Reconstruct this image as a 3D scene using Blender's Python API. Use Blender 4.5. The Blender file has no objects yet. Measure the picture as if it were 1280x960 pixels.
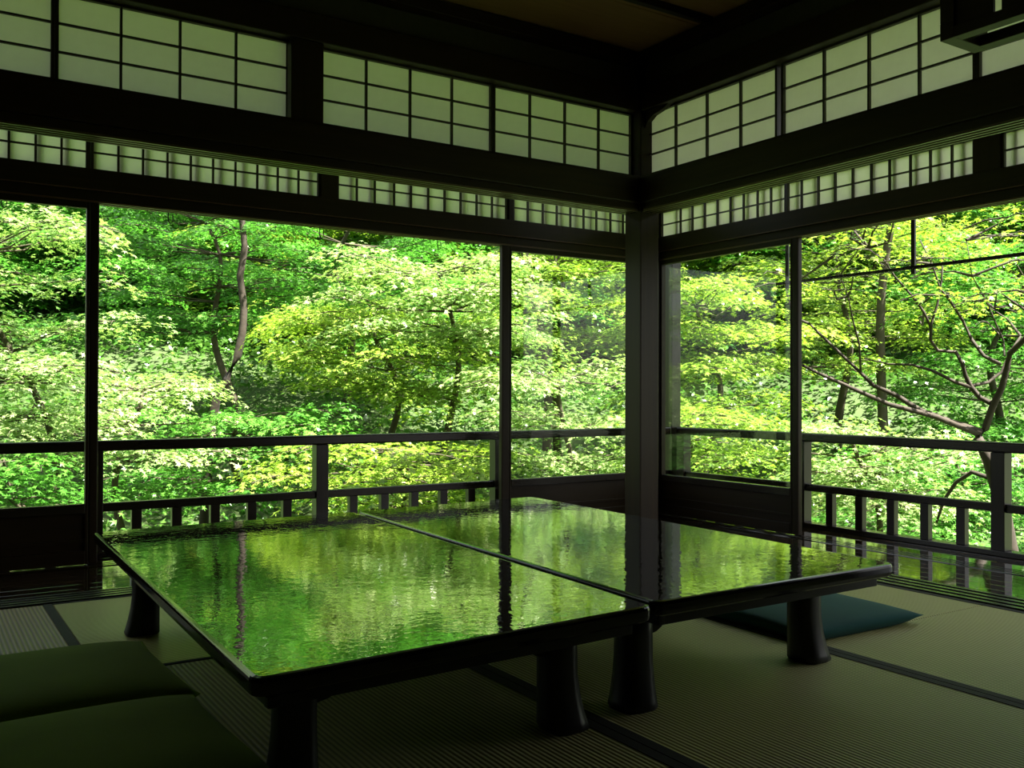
import bpy, bmesh, math, random
import numpy as np
from mathutils import Vector, Matrix

random.seed(7); rng = np.random.default_rng(11)
sc = bpy.context.scene
COL = sc.collection

# ------------------------------------------------------------------ camera
# eye of a seated visitor; left wall runs along X, right wall along Y, metres
F_PX, YAW, PITCH, ROLL, EYE = 1169.0, math.radians(33.008), math.radians(.5), math.radians(.15), .74
fw = np.array([math.sin(YAW)*math.cos(PITCH), math.cos(YAW)*math.cos(PITCH), math.sin(PITCH)])
rt = np.array([math.cos(YAW), -math.sin(YAW), 0.]); up = np.cross(rt, fw)
RT = rt*math.cos(ROLL)+up*math.sin(ROLL); UP = -rt*math.sin(ROLL)+up*math.cos(ROLL)
CAM = np.array([0., 0., EYE])
cd = bpy.data.cameras.new('camera'); cd.sensor_width = 36; cd.lens = F_PX/1280*36; cd.clip_start = .02; cd.clip_end = 300
co = bpy.data.objects.new('camera', cd); COL.objects.link(co); sc.camera = co
co.matrix_world = Matrix(((RT[0], UP[0], -fw[0], 0), (RT[1], UP[1], -fw[1], 0), (RT[2], UP[2], -fw[2], EYE), (0, 0, 0, 1)))

def ray(px, py): return fw+RT*(px-640)/F_PX-UP*(py-480)/F_PX
def at_depth(px, py, d): return CAM+ray(px, py)*d

# ------------------------------------------------------------------ light
w = bpy.data.worlds.new('sky'); sc.world = w; w.use_nodes = True
nt = w.node_tree; nt.nodes.clear()
sky = nt.nodes.new('ShaderNodeTexSky'); sky.sky_type = 'NISHITA'; sky.sun_disc = False
sky.sun_elevation = math.radians(60); sky.sun_rotation = math.radians(150); sky.air_density = 1.3; sky.dust_density = 3.0
bg = nt.nodes.new('ShaderNodeBackground'); bg.inputs[1].default_value = .135
wo = nt.nodes.new('ShaderNodeOutputWorld'); hs = nt.nodes.new('ShaderNodeHueSaturation'); hs.inputs['Saturation'].default_value = .35; nt.links.new(sky.outputs[0], hs.inputs['Color']); nt.links.new(hs.outputs[0], bg.inputs[0]); nt.links.new(bg.outputs[0], wo.inputs[0])
sd = bpy.data.lights.new('sun', 'SUN'); sd.energy = 17; sd.angle = math.radians(.6); sd.color = (1, .95, .84)
so = bpy.data.objects.new('sun', sd); COL.objects.link(so)
so.rotation_euler = Vector((.22, -.42, .88)).to_track_quat('Z', 'Y').to_euler(); so.location = (3, -4, 14)
sc.view_settings.view_transform = 'Standard'; sc.view_settings.look = 'None'; sc.view_settings.gamma = 1
sc.view_settings.use_curve_mapping = False; sc.view_settings.exposure = 1.15
sc.cycles.use_denoising = True
sc.cycles.max_bounces = 10; sc.cycles.diffuse_bounces = 6; sc.cycles.glossy_bounces = 4; sc.cycles.transmission_bounces = 6
sc.cycles.transparent_max_bounces = 12; sc.cycles.caustics_reflective = False; sc.cycles.caustics_refractive = False

# ------------------------------------------------------------------ materials
def mat(name):
    m = bpy.data.materials.new(name); m.use_nodes = True; t = m.node_tree
    return m, t, t.nodes, t.links, t.nodes['Principled BSDF']
def mix_rgb(N, L, fac, a, b):
    x = N.new('ShaderNodeMix'); x.data_type = 'RGBA'; L.new(fac, x.inputs[0])
    for i, v in ((6, a), (7, b)):
        if isinstance(v, tuple): x.inputs[i].default_value = (*v, 1)
        else: L.new(v, x.inputs[i])
    return x.outputs[2]
def wood(name, a, b, rough=.45, axis='X', bump=.15, scale=1., spec=.5, ior=1.5):
    m, t, N, L, P = mat(name)
    tc = N.new('ShaderNodeTexCoord'); mp = N.new('ShaderNodeMapping'); L.new(tc.outputs['Object'], mp.inputs[0])
    s = {'X': (1.2, 28, 28), 'Y': (28, 1.2, 28), 'Z': (28, 28, 1.2)}[axis]
    mp.inputs['Scale'].default_value = tuple(v*scale for v in s)
    nz = N.new('ShaderNodeTexNoise'); nz.inputs['Scale'].default_value = 1.5; nz.inputs['Detail'].default_value = 5; L.new(mp.outputs[0], nz.inputs[0])
    L.new(mix_rgb(N, L, nz.outputs[0], a, b), P.inputs['Base Color'])
    bp = N.new('ShaderNodeBump'); bp.inputs['Strength'].default_value = bump; bp.inputs['Distance'].default_value = .002
    L.new(nz.outputs[0], bp.inputs['Height']); L.new(bp.outputs[0], P.inputs['Normal'])
    P.inputs['Roughness'].default_value = rough; P.inputs['IOR'].default_value = ior; P.inputs['Specular IOR Level'].default_value = spec
    return m
DW = ((.011, .006, .0013), (.037, .020, .0045))
M = {}
M['wood_x'] = wood('dark_wood_x', *DW, axis='X', spec=.25); M['wood_y'] = wood('dark_wood_y', *DW, axis='Y', spec=.25); M['wood_z'] = wood('dark_wood_z', *DW, axis='Z', spec=.25)
M['lattice'] = wood('lattice_wood', (.02, .013, .007), (.04, .026, .014), axis='Z')
M['rail_x'] = wood('rail_wood_x', (.012, .008, .005), (.03, .02, .012), rough=.26, axis='X')
M['rail_y'] = wood('rail_wood_y', (.012, .008, .005), (.03, .02, .012), rough=.26, axis='Y')
M['rail_z'] = wood('rail_wood_z', (.012, .008, .005), (.03, .02, .012), rough=.3, axis='Z')
M['ridge'] = wood('highlit_ridge_wood', (.09, .06, .03), (.14, .09, .05), rough=.3, axis='X')  # lighter tone paints the grazing highlight along the lintel ridges
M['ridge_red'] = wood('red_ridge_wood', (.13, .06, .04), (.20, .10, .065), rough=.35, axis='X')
M['ceil'] = wood('ceiling_wood', (.30, .16, .06), (.44, .25, .11), rough=.6, axis='X')
M['eave'] = wood('eave_wood', (.22, .14, .08), (.32, .22, .13), rough=.6, axis='X')
M['floor_x'] = wood('veranda_wood_x', (.022, .014, .008), (.05, .032, .018), rough=.05, axis='X', bump=.05, ior=2.2)
M['floor_y'] = wood('veranda_wood_y', (.022, .014, .008), (.05, .032, .018), rough=.05, axis='Y', bump=.05, ior=2.2)
def plain(name, c, rough=.7, metal=0., noise=0., nscale=30, bump=0.):
    m, t, N, L, P = mat(name); P.inputs['Roughness'].default_value = rough; P.inputs['Metallic'].default_value = metal
    tc = N.new('ShaderNodeTexCoord'); nz = N.new('ShaderNodeTexNoise'); nz.inputs['Scale'].default_value = nscale; nz.inputs['Detail'].default_value = 4
    L.new(tc.outputs['Object'], nz.inputs[0])
    L.new(mix_rgb(N, L, nz.outputs[0], tuple(v*(1-noise) for v in c), tuple(v*(1+noise) for v in c)), P.inputs['Base Color'])
    if bump:
        bp = N.new('ShaderNodeBump'); bp.inputs['Strength'].default_value = bump; bp.inputs['Distance'].default_value = .01
        L.new(nz.outputs[0], bp.inputs['Height']); L.new(bp.outputs[0], P.inputs['Normal'])
    return m
M['plaster'] = plain('dark_plaster', (.06, .05, .035), .9, noise=.2)
M['iron'] = plain('black_iron', (.012, .012, .012), .5, .6, noise=.2)
M['border'] = plain('mat_border_cloth', (.018, .018, .012), .85, noise=.25, nscale=200)
M['moss'] = plain('mossy_ground', (.045, .075, .018), .95, noise=.6, nscale=1.5, bump=.5)
M['bark'] = plain('maple_bark', (.06, .048, .028), .85, noise=.5, nscale=14, bump=.6)
M['bark_dark'] = plain('dark_maple_bark', (.035, .026, .017), .85, noise=.5, nscale=14, bump=.6)
M['roof'] = plain('roof_slate', (.05, .05, .05), .8, noise=.2)
M['stone'] = plain('garden_stone', (.35, .33, .3), .9, noise=.3, nscale=6, bump=.5)

def cloth(name, c):
    m, t, N, L, P = mat(name); P.inputs['Roughness'].default_value = .9; P.inputs['Sheen Weight'].default_value = .05; P.inputs['Specular IOR Level'].default_value = .2
    tc = N.new('ShaderNodeTexCoord'); nz = N.new('ShaderNodeTexNoise'); nz.inputs['Scale'].default_value = 5; nz.inputs['Detail'].default_value = 3; L.new(tc.outputs['Object'], nz.inputs[0])
    L.new(mix_rgb(N, L, nz.outputs[0], tuple(v*.75 for v in c), tuple(v*1.25 for v in c)), P.inputs['Base Color'])
    n2 = N.new('ShaderNodeTexNoise'); n2.inputs['Scale'].default_value = 350; L.new(tc.outputs['Object'], n2.inputs[0])
    bp = N.new('ShaderNodeBump'); bp.inputs['Strength'].default_value = .25; bp.inputs['Distance'].default_value = .002
    L.new(n2.outputs[0], bp.inputs['Height']); L.new(bp.outputs[0], P.inputs['Normal'])
    return m
M['green_cloth'] = cloth('green_cushion_cloth', (.17, .25, .010)); M['teal_cloth'] = cloth('teal_cushion_cloth', (.016, .085, .075))

def tatami(name, a, b, axis):
    m, t, N, L, P = mat(name); P.inputs['Roughness'].default_value = .55
    tc = N.new('ShaderNodeTexCoord')
    wv = N.new('ShaderNodeTexWave'); wv.wave_type = 'BANDS'; wv.bands_direction = axis; wv.wave_profile = 'SIN'
    wv.inputs['Scale'].default_value = 2*math.pi/.0125/20; wv.inputs['Distortion'].default_value = .04; wv.inputs['Detail'].default_value = 1; wv.inputs['Detail Scale'].default_value = 3
    L.new(tc.outputs['Object'], wv.inputs[0])
    mp = N.new('ShaderNodeMapping'); L.new(tc.outputs['Object'], mp.inputs[0]); mp.inputs['Scale'].default_value = (3, 220, 1) if axis == 'X' else (220, 3, 1)
    nz = N.new('ShaderNodeTexNoise'); nz.inputs['Scale'].default_value = 1.; nz.inputs['Detail'].default_value = 3; L.new(mp.outputs[0], nz.inputs[0])
    n2 = N.new('ShaderNodeTexNoise'); n2.inputs['Scale'].default_value = 2.2; L.new(tc.outputs['Object'], n2.inputs[0])
    c1 = mix_rgb(N, L, nz.outputs[0], a, b)
    c2 = mix_rgb(N, L, n2.outputs[0], c1, tuple((p+q)*.5 for p, q in zip(a, b)))
    pw = N.new('ShaderNodeMath'); pw.operation = 'POWER'; pw.inputs[1].default_value = .6; L.new(wv.outputs[1], pw.inputs[0])
    c3 = mix_rgb(N, L, pw.outputs[0], tuple(v*.42 for v in a), c2)
    L.new(c3, P.inputs['Base Color'])
    bp = N.new('ShaderNodeBump'); bp.inputs['Strength'].default_value = .8; bp.inputs['Distance'].default_value = .003
    L.new(wv.outputs[1], bp.inputs['Height']); L.new(bp.outputs[0], P.inputs['Normal'])
    return m
M['tatami'] = tatami('tatami_green', (.50, .48, .18), (.64, .61, .27), 'X')
M['tatami_h'] = tatami('tatami_half', (.70, .66, .22), (.80, .76, .30), 'Y')  # tone lifted to paint the grazing sheen on the half mat
M['tatami_h'].node_tree.nodes['Principled BSDF'].inputs['Roughness'].default_value = .4
M['tatami_b'] = tatami('tatami_brown', (.38, .28, .13), (.50, .38, .19), 'X')

def lacquer():
    m, t, N, L, P = mat('black_lacquer'); P.inputs['Base Color'].default_value = (.004, .0045, .003, 1)
    P.inputs['Roughness'].default_value = .015; P.inputs['IOR'].default_value = 2.6
    tc = N.new('ShaderNodeTexCoord')
    nz = N.new('ShaderNodeTexNoise'); nz.inputs['Scale'].default_value = 16; nz.inputs['Detail'].default_value = 3; nz.inputs['Roughness'].default_value = .6
    L.new(tc.outputs['Object'], nz.inputs[0])
    n2 = N.new('ShaderNodeTexNoise'); n2.inputs['Scale'].default_value = 85; n2.inputs['Detail'].default_value = 1; L.new(tc.outputs['Object'], n2.inputs[0])
    ma = N.new('ShaderNodeMath'); ma.operation = 'MULTIPLY_ADD'; L.new(n2.outputs[0], ma.inputs[0]); ma.inputs[1].default_value = .14; L.new(nz.outputs[0], ma.inputs[2])
    bp = N.new('ShaderNodeBump'); bp.inputs['Strength'].default_value = .5; bp.inputs['Distance'].default_value = .0011
    L.new(ma.outputs[0], bp.inputs['Height']); L.new(bp.outputs[0], P.inputs['Normal'])
    return m
M['lacquer'] = lacquer()
M['lacquer_rim'] = plain('black_lacquer_rim', (.004, .004, .004), .12, noise=.2)
M['lacquer_leg'] = plain('black_lacquer_wood', (.006, .006, .006), .32, noise=.2)

def paper():
    m, t, N, L, P = mat('shoji_paper'); N.remove(P)
    out = N['Material Output']; d = N.new('ShaderNodeBsdfDiffuse'); tr = N.new('ShaderNodeBsdfTranslucent'); mx = N.new('ShaderNodeMixShader'); mx.inputs[0].default_value = .72
    tc = N.new('ShaderNodeTexCoord'); nz = N.new('ShaderNodeTexNoise'); nz.inputs['Scale'].default_value = 25; nz.inputs['Detail'].default_value = 4; L.new(tc.outputs['Object'], nz.inputs[0])
    c = mix_rgb(N, L, nz.outputs[0], (.82, .79, .64), (.9, .87, .73))
    L.new(c, d.inputs[0]); L.new(c, tr.inputs[0]); L.new(d.outputs[0], mx.inputs[1]); L.new(tr.outputs[0], mx.inputs[2]); L.new(mx.outputs[0], out.inputs[0])
    return m
M['paper'] = paper()
def glass():
    m, t, N, L, P = mat('window_glass'); N.remove(P); out = N['Material Output']
    tp = N.new('ShaderNodeBsdfTransparent'); tp.inputs[0].default_value = (.93, .96, .93, 1)
    gl = N.new('ShaderNodeBsdfGlossy'); gl.inputs['Roughness'].default_value = .02
    lw = N.new('ShaderNodeLayerWeight'); lw.inputs[0].default_value = .5; mx = N.new('ShaderNodeMixShader')
    pw = N.new('ShaderNodeMath'); pw.operation = 'POWER'; pw.inputs[1].default_value = 5; L.new(lw.outputs['Facing'], pw.inputs[0])
    fr = N.new('ShaderNodeMath'); fr.operation = 'MULTIPLY_ADD'; fr.inputs[1].default_value = .95; fr.inputs[2].default_value = .035; L.new(pw.outputs[0], fr.inputs[0])
    L.new(fr.outputs[0], mx.inputs[0]); L.new(tp.outputs[0], mx.inputs[1]); L.new(gl.outputs[0], mx.inputs[2]); L.new(mx.outputs[0], out.inputs[0])
    return m
M['glass'] = glass()
def leaf(name, dark, light, trans, tmix=.36):
    m, t, N, L, P = mat(name); out = N['Material Output']
    at = N.new('ShaderNodeAttribute'); at.attribute_name = 'tint'
    c = mix_rgb(N, L, at.outputs['Fac'], dark, light)
    L.new(c, P.inputs['Base Color']); P.inputs['Roughness'].default_value = .3; P.inputs['Specular IOR Level'].default_value = .6
    tr = N.new('ShaderNodeBsdfTranslucent')
    L.new(mix_rgb(N, L, at.outputs['Fac'], tuple(v*.75 for v in trans), trans), tr.inputs[0])
    mx = N.new('ShaderNodeMixShader'); mx.inputs[0].default_value = tmix
    L.new(P.outputs[0], mx.inputs[1]); L.new(tr.outputs[0], mx.inputs[2]); L.new(mx.outputs[0], out.inputs[0])
    return m
M['leaf_green'] = leaf('maple_leaf_green', (.035, .14, .018), (.14, .34, .05), (.13, .46, .04))
M['leaf_pale'] = leaf('maple_leaf_pale', (.10, .24, .05), (.46, .53, .23), (.33, .56, .10))  # pale tone, its light end lifted to paint whitish sun highlights
M['leaf_yellow'] = leaf('maple_leaf_yellow_green', (.10, .21, .02), (.33, .44, .07), (.34, .56, .04))
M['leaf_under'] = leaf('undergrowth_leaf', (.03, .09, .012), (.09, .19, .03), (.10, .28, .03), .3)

# ------------------------------------------------------------------ builders
ORG = {}
def tag(o, label=None, cat=None, group=None, kind=None):
    for k, v in (('label', label), ('category', cat), ('group', group), ('kind', kind)):
        if v: o[k] = v
    return o
def empty(name, loc=(0, 0, 0), label=None, cat=None, group=None, kind=None):
    o = bpy.data.objects.new(name, None); COL.objects.link(o); o.location = loc; o.empty_display_size = .1
    ORG[o.name] = np.array(loc, float)
    return tag(o, label, cat, group, kind)
def link(name, me, m, parent=None, org=(0, 0, 0)):
    """me is in world coordinates relative to org"""
    o = bpy.data.objects.new(name, me); COL.objects.link(o)
    if m is not None and not me.materials: me.materials.append(m)
    org = np.array(org, float)
    if parent is not None:
        o.parent = parent; o.location = org-ORG[parent.name]
    else: o.location = org
    ORG[o.name] = org
    return o
class MB:
    def __init__(s): s.v = []; s.f = []
    def box(s, x0, x1, y0, y1, z0, z1):
        n = len(s.v)
        s.v += [(x, y, z) for z in (z0, z1) for y in (y0, y1) for x in (x0, x1)]
        s.f += [tuple(n+i for i in q) for q in ((0, 2, 3, 1), (4, 5, 7, 6), (0, 1, 5, 4), (2, 6, 7, 3), (0, 4, 6, 2), (1, 3, 7, 5))]
        return s
    def tube(s, pts, rad, sides=6, cap=True):
        n = len(s.v); pts = [np.array(p, float) for p in pts]; k = len(pts)
        for i, p in enumerate(pts):
            d = pts[min(i+1, k-1)]-pts[max(i-1, 0)]; d /= np.linalg.norm(d)+1e-9
            a = np.cross(d, (0, 0, 1) if abs(d[2]) < .9 else (1, 0, 0)); a /= np.linalg.norm(a); b = np.cross(d, a)
            r = rad[i] if hasattr(rad, '__len__') else rad
            for j in range(sides):
                t = 2*math.pi*j/sides; s.v.append(tuple(p+r*(math.cos(t)*a+math.sin(t)*b)))
        for i in range(k-1):
            for j in range(sides):
                j2 = (j+1) % sides; s.f.append((n+i*sides+j, n+i*sides+j2, n+(i+1)*sides+j2, n+(i+1)*sides+j))
        if cap:
            s.f.append(tuple(n+j for j in range(sides))[::-1]); s.f.append(tuple(n+(k-1)*sides+j for j in range(sides)))
        return s
    def prism(s, poly, z0, z1):
        n = len(s.v); k = len(poly)
        s.v += [(x, y, z0) for x, y in poly]+[(x, y, z1) for x, y in poly]
        s.f.append(tuple(range(n, n+k))[::-1]); s.f.append(tuple(range(n+k, n+2*k)))
        for i in range(k): s.f.append((n+i, n+(i+1) % k, n+k+(i+1) % k, n+k+i))
        return s
    def build(s, name, m, parent=None, bevel=0., smooth=False, org=None):
        v = np.array(s.v, float)
        if org is None: org = np.array([*(v[:, :2].min(0)+v[:, :2].max(0))/2, v[:, 2].min()])
        v = v-np.array(org)
        me = bpy.data.meshes.new(name); me.from_pydata(v.tolist(), [], s.f)
        if bevel:
            bm = bmesh.new(); bm.from_mesh(me)
            bmesh.ops.bevel(bm, geom=[e for e in bm.edges if e.calc_face_angle(0) > .6], offset=bevel, segments=2, profile=.6, affect='EDGES', clamp_overlap=True)
            bm.to_mesh(me); bm.free()
        if smooth: me.polygons.foreach_set('use_smooth', [True]*len(me.polygons))
        me.update()
        return link(name, me, m, parent, org)
def bx(name, m, parent, x0, x1, y0, y1, z0, z1, bevel=.002):
    return MB().box(x0, x1, y0, y1, z0, z1).build(name, m, parent, bevel)
# wall-local boxes: u runs along the wall, n points outdoors
def wb(side, name, parent, u0, u1, n0, n1, z0, z1, m=None, bevel=.002, long=None):
    if m is None:
        ax = long or ('z' if (z1-z0) > (u1-u0) else 'u')
        m = M['wood_z'] if ax == 'z' else (M['wood_x'] if side == 'L' else M['wood_y'])
    return bx(name, m, parent, u0, u1, n0, n1, z0, z1, bevel) if side == 'L' else bx(name, m, parent, n0, n1, u0, u1, z0, z1, bevel)

# ------------------------------------------------------------------ the setting: floor
fl = bx('floor', M['wood_x'], None, -2.6, 3.19, -2.2, 3.6, -.12, -.045, 0); tag(fl, 'tatami floor of the dim room', kind='structure')
def mat_piece(x0, x1, y0, y1, m, along='Y', bw=.03):
    g = .0015
    t = MB().box(x0+g, x1-g, y0+g, y1-g, -.045, 0).build('tatami_mat', m, fl, .003)
    if along == 'Y': r = [(x0+g, x0+bw, y0+g, y1-g), (x1-bw, x1-g, y0+g, y1-g)]
    else: r = [(x0+g, x1-g, y0+g, y0+bw*.55), (x0+g, x1-g, y1-bw*.55, y1-g)]
    for a, b, c, d in r: bx('mat_border', M['border'], t, a, b, c, d, -.001, .0016, 0)
mat_piece(2.235, 3.19, 1.85, 3.6, M['tatami']); mat_piece(2.235, 3.19, -.06, 1.85, M['tatami']); mat_piece(2.235, 3.19, -2.2, -.06, M['tatami'])
mat_piece(1.305, 2.235, .5, 2.45, M['tatami']); mat_piece(1.305, 2.235, 2.45, 3.6, M['tatami']); mat_piece(1.305, 2.235, -2.2, .5, M['tatami'])
mat_piece(.435, 1.305, 2.63, 3.6, M['tatami_h'], 'X'); mat_piece(.435, 1.305, .72, 2.63, M['tatami']); mat_piece(.435, 1.305, -2.2, .72, M['tatami'])
mat_piece(-.52, .435, 1.72, 3.6, M['tatami_b']); mat_piece(-.52, .435, -.2, 1.72, M['tatami']); mat_piece(-.52, .435, -2.2, -.2, M['tatami'])
mat_piece(-1.55, -.52, 1.7, 3.6, M['tatami']); mat_piece(-2.6, -1.55, 1.7, 3.6, M['tatami']); mat_piece(-2.6, -.52, -2.2, 1.7, M['tatami'])

# thresholds with sliding grooves
def threshold(n_name, side, u0, u1, n0, n1, rh=.007, gm='rail_'):
    o = wb(side, n_name, None, u0, u1, n0, n1, -.08, .0, bevel=.001, m=M[gm+('x' if side == 'L' else 'y')]); tag(o, kind='structure')
    k = 4; wdt = (n1-n0)/(2*k-1)
    for i in range(k):
        wb(side, 'track_ridge', o, u0, u1, n0+2*i*wdt, n0+(2*i+1)*wdt, 0, rh, bevel=rh*.2, m=M[gm+('x' if side == 'L' else 'y')])
threshold('trim_1', 'L', -2.6, 3.37, 3.602, 3.735)
threshold('trim_2', 'R', -2.2, 3.60, 3.192, 3.365)
# veranda floor planks
YG, XG = 4.32, 3.87      # outer glazing lines
YR, XR = 4.54, 4.21      # railing lines
ve = bx('floor_veranda', M['wood_x'], None, -2.6, XR+.12, 3.737, YR+.1, -.14, -.06, 0); tag(ve, kind='structure')
v2 = bx('floor_veranda', M['wood_y'], None, 3.367, XR+.12, -2.2, 3.735, -.14, -.06, 0); tag(v2, kind='structure')
n = 6
for i in range(n):
    a = 3.737+(4.262-3.737)*i/n; b = 3.737+(4.262-3.737)*(i+1)/n
    o = bx('plank', M['floor_x'], ve, -2.6, XG-.06, a+.001, b-.001, -.06, -.001, .0015); o.rotation_euler = (random.uniform(-.0025, .0025), 0, 0)
n = 5
for i in range(n):
    a = 3.367+(XG-.06-3.367)*i/n; b = 3.367+(XG-.06-3.367)*(i+1)/n
    o = bx('plank', M['floor_y'], v2, a+.001, b-.001, -2.2, 3.735, -.06, -.001, .0015); o.rotation_euler = (0, random.uniform(-.0025, .0025), 0)
threshold('trim_3', 'L', -2.6, XG-.06, YG-.055, YG+.05, .0025, 'floor_')
threshold('trim_4', 'R', -2.2, YG+.05, XG-.058, XG+.05, .0025, 'floor_')
for i in range(2):
    bx('plank', M['floor_x'], ve, -2.6, XR+.1, YG+.052+.1*i, YG+.15+.1*i, -.06, -.002, .0015)
for i in range(3):
    bx('plank', M['floor_y'], v2, XG+.052+.115*i, XG+.165+.115*i, -2.2, YG+.05, -.06, -.002, .0015)

# ------------------------------------------------------------------ inner walls
PX0, PX1, PY0, PY1 = 3.139, 3.262, 3.633, 3.756      # corner post
post = bx('trim_5', M['wood_z'], None, PX0, PX1, PY0, PY1, 0, 2.46, .006); tag(post, 'square corner post where the two open walls meet', kind='structure')
ZK, ZS0, ZS1, ZC = 1.672, 1.845, 2.175, 2.46         # lintel underside, transom bottom and top, ceiling
WN = {'L': 3.70, 'R': 3.20}                          # wall planes
def inner_wall(side, u_far, u_near):
    n0 = WN[side]; nm = 'wall_left' if side == 'L' else 'wall_right'
    wl = wb(side, nm, None, u_far, u_near, n0-.03, n0+.03, 2.29, ZC, m=M['plaster'], bevel=0); tag(wl, kind='structure')
    wb(side, 'lintel_board', wl, u_far, u_near, n0-.075, n0-.045, ZK+.03, ZS0-.012, bevel=.004)
    wb(side, 'lintel_ledge', wl, u_far, u_near, n0-.06, n0+.05, ZS0-.02, ZS0, bevel=.002)
    wb(side, 'lintel_track', wl, u_far, u_near, n0-.05, n0+.06, ZK, ZS0-.02, bevel=.002)
    for k in range(4):
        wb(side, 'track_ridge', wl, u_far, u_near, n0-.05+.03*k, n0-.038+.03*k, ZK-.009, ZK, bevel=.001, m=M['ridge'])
    wb(side, 'head_beam', wl, u_far, u_near, n0-.06, n0+.05, ZS1, 2.29, bevel=.004)
    wb(side, 'cornice', wl, u_far, u_near, n0-.10, n0-.03, 2.40, ZC, bevel=.004)
    return wl
wl_l = inner_wall('L', -2.6, PX0); wl_r = inner_wall('R', -2.2, PY0)
# the tie posts and stiles in the upper band
wb('L', 'short_post', wl_l, 1.303, 1.441, 3.65, 3.75, ZS0, ZS1, bevel=.003)
wb('R', 'short_post', wl_r, .95, 1.02, 3.15, 3.25, ZS0, ZS1, bevel=.003)
wb('L', 'short_post', wl_l, -.50, -.405, 3.65, 3.75, ZS0, ZS1, bevel=.003)

cb = MB(); _s = [(3.634, 2.085), (3.634, 2.176), (3.455, 2.176), (3.50, 2.158), (3.57, 2.145), (3.612, 2.12)]
cb.v = [(x, y, z) for x in (3.165, 3.192) for y, z in _s]; cb.f = [tuple(range(6)), tuple(range(6, 12))[::-1]]+[(6+i, 6+(i+1) % 6, (i+1) % 6, i) for i in range(6)]
cb.build('corner_brace', M['wood_y'], wl_r)
WIN = [0]
def pane_mesh(side, u0, u1, n, z0, z1, sag=.0015):
    k = 6; ph = [random.uniform(0, 6.28) for _ in range(3)]; am = random.uniform(.3, 1)*sag
    b = MB()
    for j in range(k+1):
        for i in range(k+1):
            a, c = i/k, j/k
            d = am*(math.sin(5*a+3*c+ph[0])+.8*math.sin(9*c-4*a+ph[1]))*math.sin(math.pi*a)**.5*math.sin(math.pi*c)**.5
            u = u0+(u1-u0)*a; z = z0+(z1-z0)*c
            b.v.append((u, n+d, z) if side == 'L' else (n+d, u, z))
    for j in range(k):
        for i in range(k):
            q = (j*(k+1)+i, j*(k+1)+i+1, (j+1)*(k+1)+i+1, (j+1)*(k+1)+i); b.f.append(q if side == 'L' else q[::-1])
    return b
def shoji(side, u0, u1, z0, z1, n, us, zs, fr=.012, frz=.012, bw=.008, bar_d=.014, sag=.0015, label=None):
    """paper window: u0..u1 and z0..z1 is the clear opening, us / zs the bar positions"""
    WIN[0] += 1
    uc = (u0+u1)/2
    e = empty(f'window_{WIN[0]}', (uc, n, z0) if side == 'L' else (n, uc, z0), label, kind='structure')
    for a, b in ((u0-fr, u0), (u1, u1+fr)): wb(side, 'stile', e, a, b, n-.014, n+.014, z0-frz, z1+frz, m=M['lattice'], bevel=.001)
    for a, b in ((z0-frz, z0), (z1, z1+frz)): wb(side, 'rail', e, u0, u1, n-.014, n+.014, a, b, m=M['lattice'], bevel=.001)
    for u in us: wb(side, 'muntin', e, u-bw/2, u+bw/2, n-.012, n-.012+bar_d, z0, z1, m=M['lattice'], bevel=0)
    for z in zs: wb(side, 'muntin', e, u0, u1, n-.0105, n-.012+bar_d, z-bw*.42, z+bw*.42, m=M['lattice'], bevel=0)
    ul = [u0, *sorted(us), u1]; zl = [z0, *sorted(zs), z1]
    for a, b in zip(ul, ul[1:]):
        for c, d in zip(zl, zl[1:]):
            pane_mesh(side, a, b, n+.004, c, d, sag).build('paper_pane', M['paper'], e, smooth=True)
    return e
zs = [ZS0+.012+(ZS1-ZS0-.02)*k/3 for k in (1, 2)]
def upper(side, u0, u1, us, label): shoji(side, u0, u1, ZS0+.010, ZS1-.008, WN[side]+.01, us, zs, bw=.0085, label=label)
upper('L', -.40, .431, [-.192, .016, .224], 'paper transom window above the glazed sliding door end of the lintel')
upper('L', .456, 1.303, [.667, .880, 1.095], 'paper transom window left of the short post')
upper('L', 1.441, 2.280, [1.655, 1.865, 2.076], 'paper transom window right of the short post')
upper('L', 2.306, 3.127, [2.504, 2.711, 2.921], 'paper transom window ending at the corner post')
upper('R', 2.808, 3.640, [3.444, 3.229, 3.015], 'paper transom window on the right wall at the corner post')
upper('R', 1.902, 2.762, [2.551, 2.335, 2.115], 'paper transom window on the right wall, second from the corner')
upper('R', 1.03, 1.876, [1.24, 1.45, 1.663], 'paper transom window on the right wall behind the lantern')

# ------------------------------------------------------------------ outer glazing line
NG = {'L': YG, 'R': XG}
OCX0, OCX1, OCY0, OCY1 = XG-.06, XG+.03, YG-.04, YG+.05
bx('trim_6', M['wood_z'], None, OCX0, OCX1, OCY0, OCY1, .0, 2.5, .004)['kind'] = 'structure'
def outer_wall(side, u_far, u_near):
    n = NG[side]
    o = wb(side, 'wall_veranda_left' if side == 'L' else 'wall_veranda_right', None, u_far, u_near, n-.04, n+.05, 1.59, 1.682, bevel=.003); tag(o, kind='structure')
    wb(side, 'outer_track', o, u_far, u_near, n-.025, n+.05, 1.55, 1.59, bevel=.002)
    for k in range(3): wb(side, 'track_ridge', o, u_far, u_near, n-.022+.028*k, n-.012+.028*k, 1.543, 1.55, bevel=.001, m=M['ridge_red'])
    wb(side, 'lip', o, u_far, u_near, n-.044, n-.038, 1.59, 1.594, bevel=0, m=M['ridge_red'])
    wb(side, 'upper_rail', o, u_far, u_near, n-.03, n+.04, 1.838, 1.90, bevel=.003)
    return o
ow_l = outer_wall('L', -2.6, OCX0); ow_r = outer_wall('R', -2.2, OCY0)
ZT0, ZT1, ZTM = 1.686, 1.832, 1.757
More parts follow.
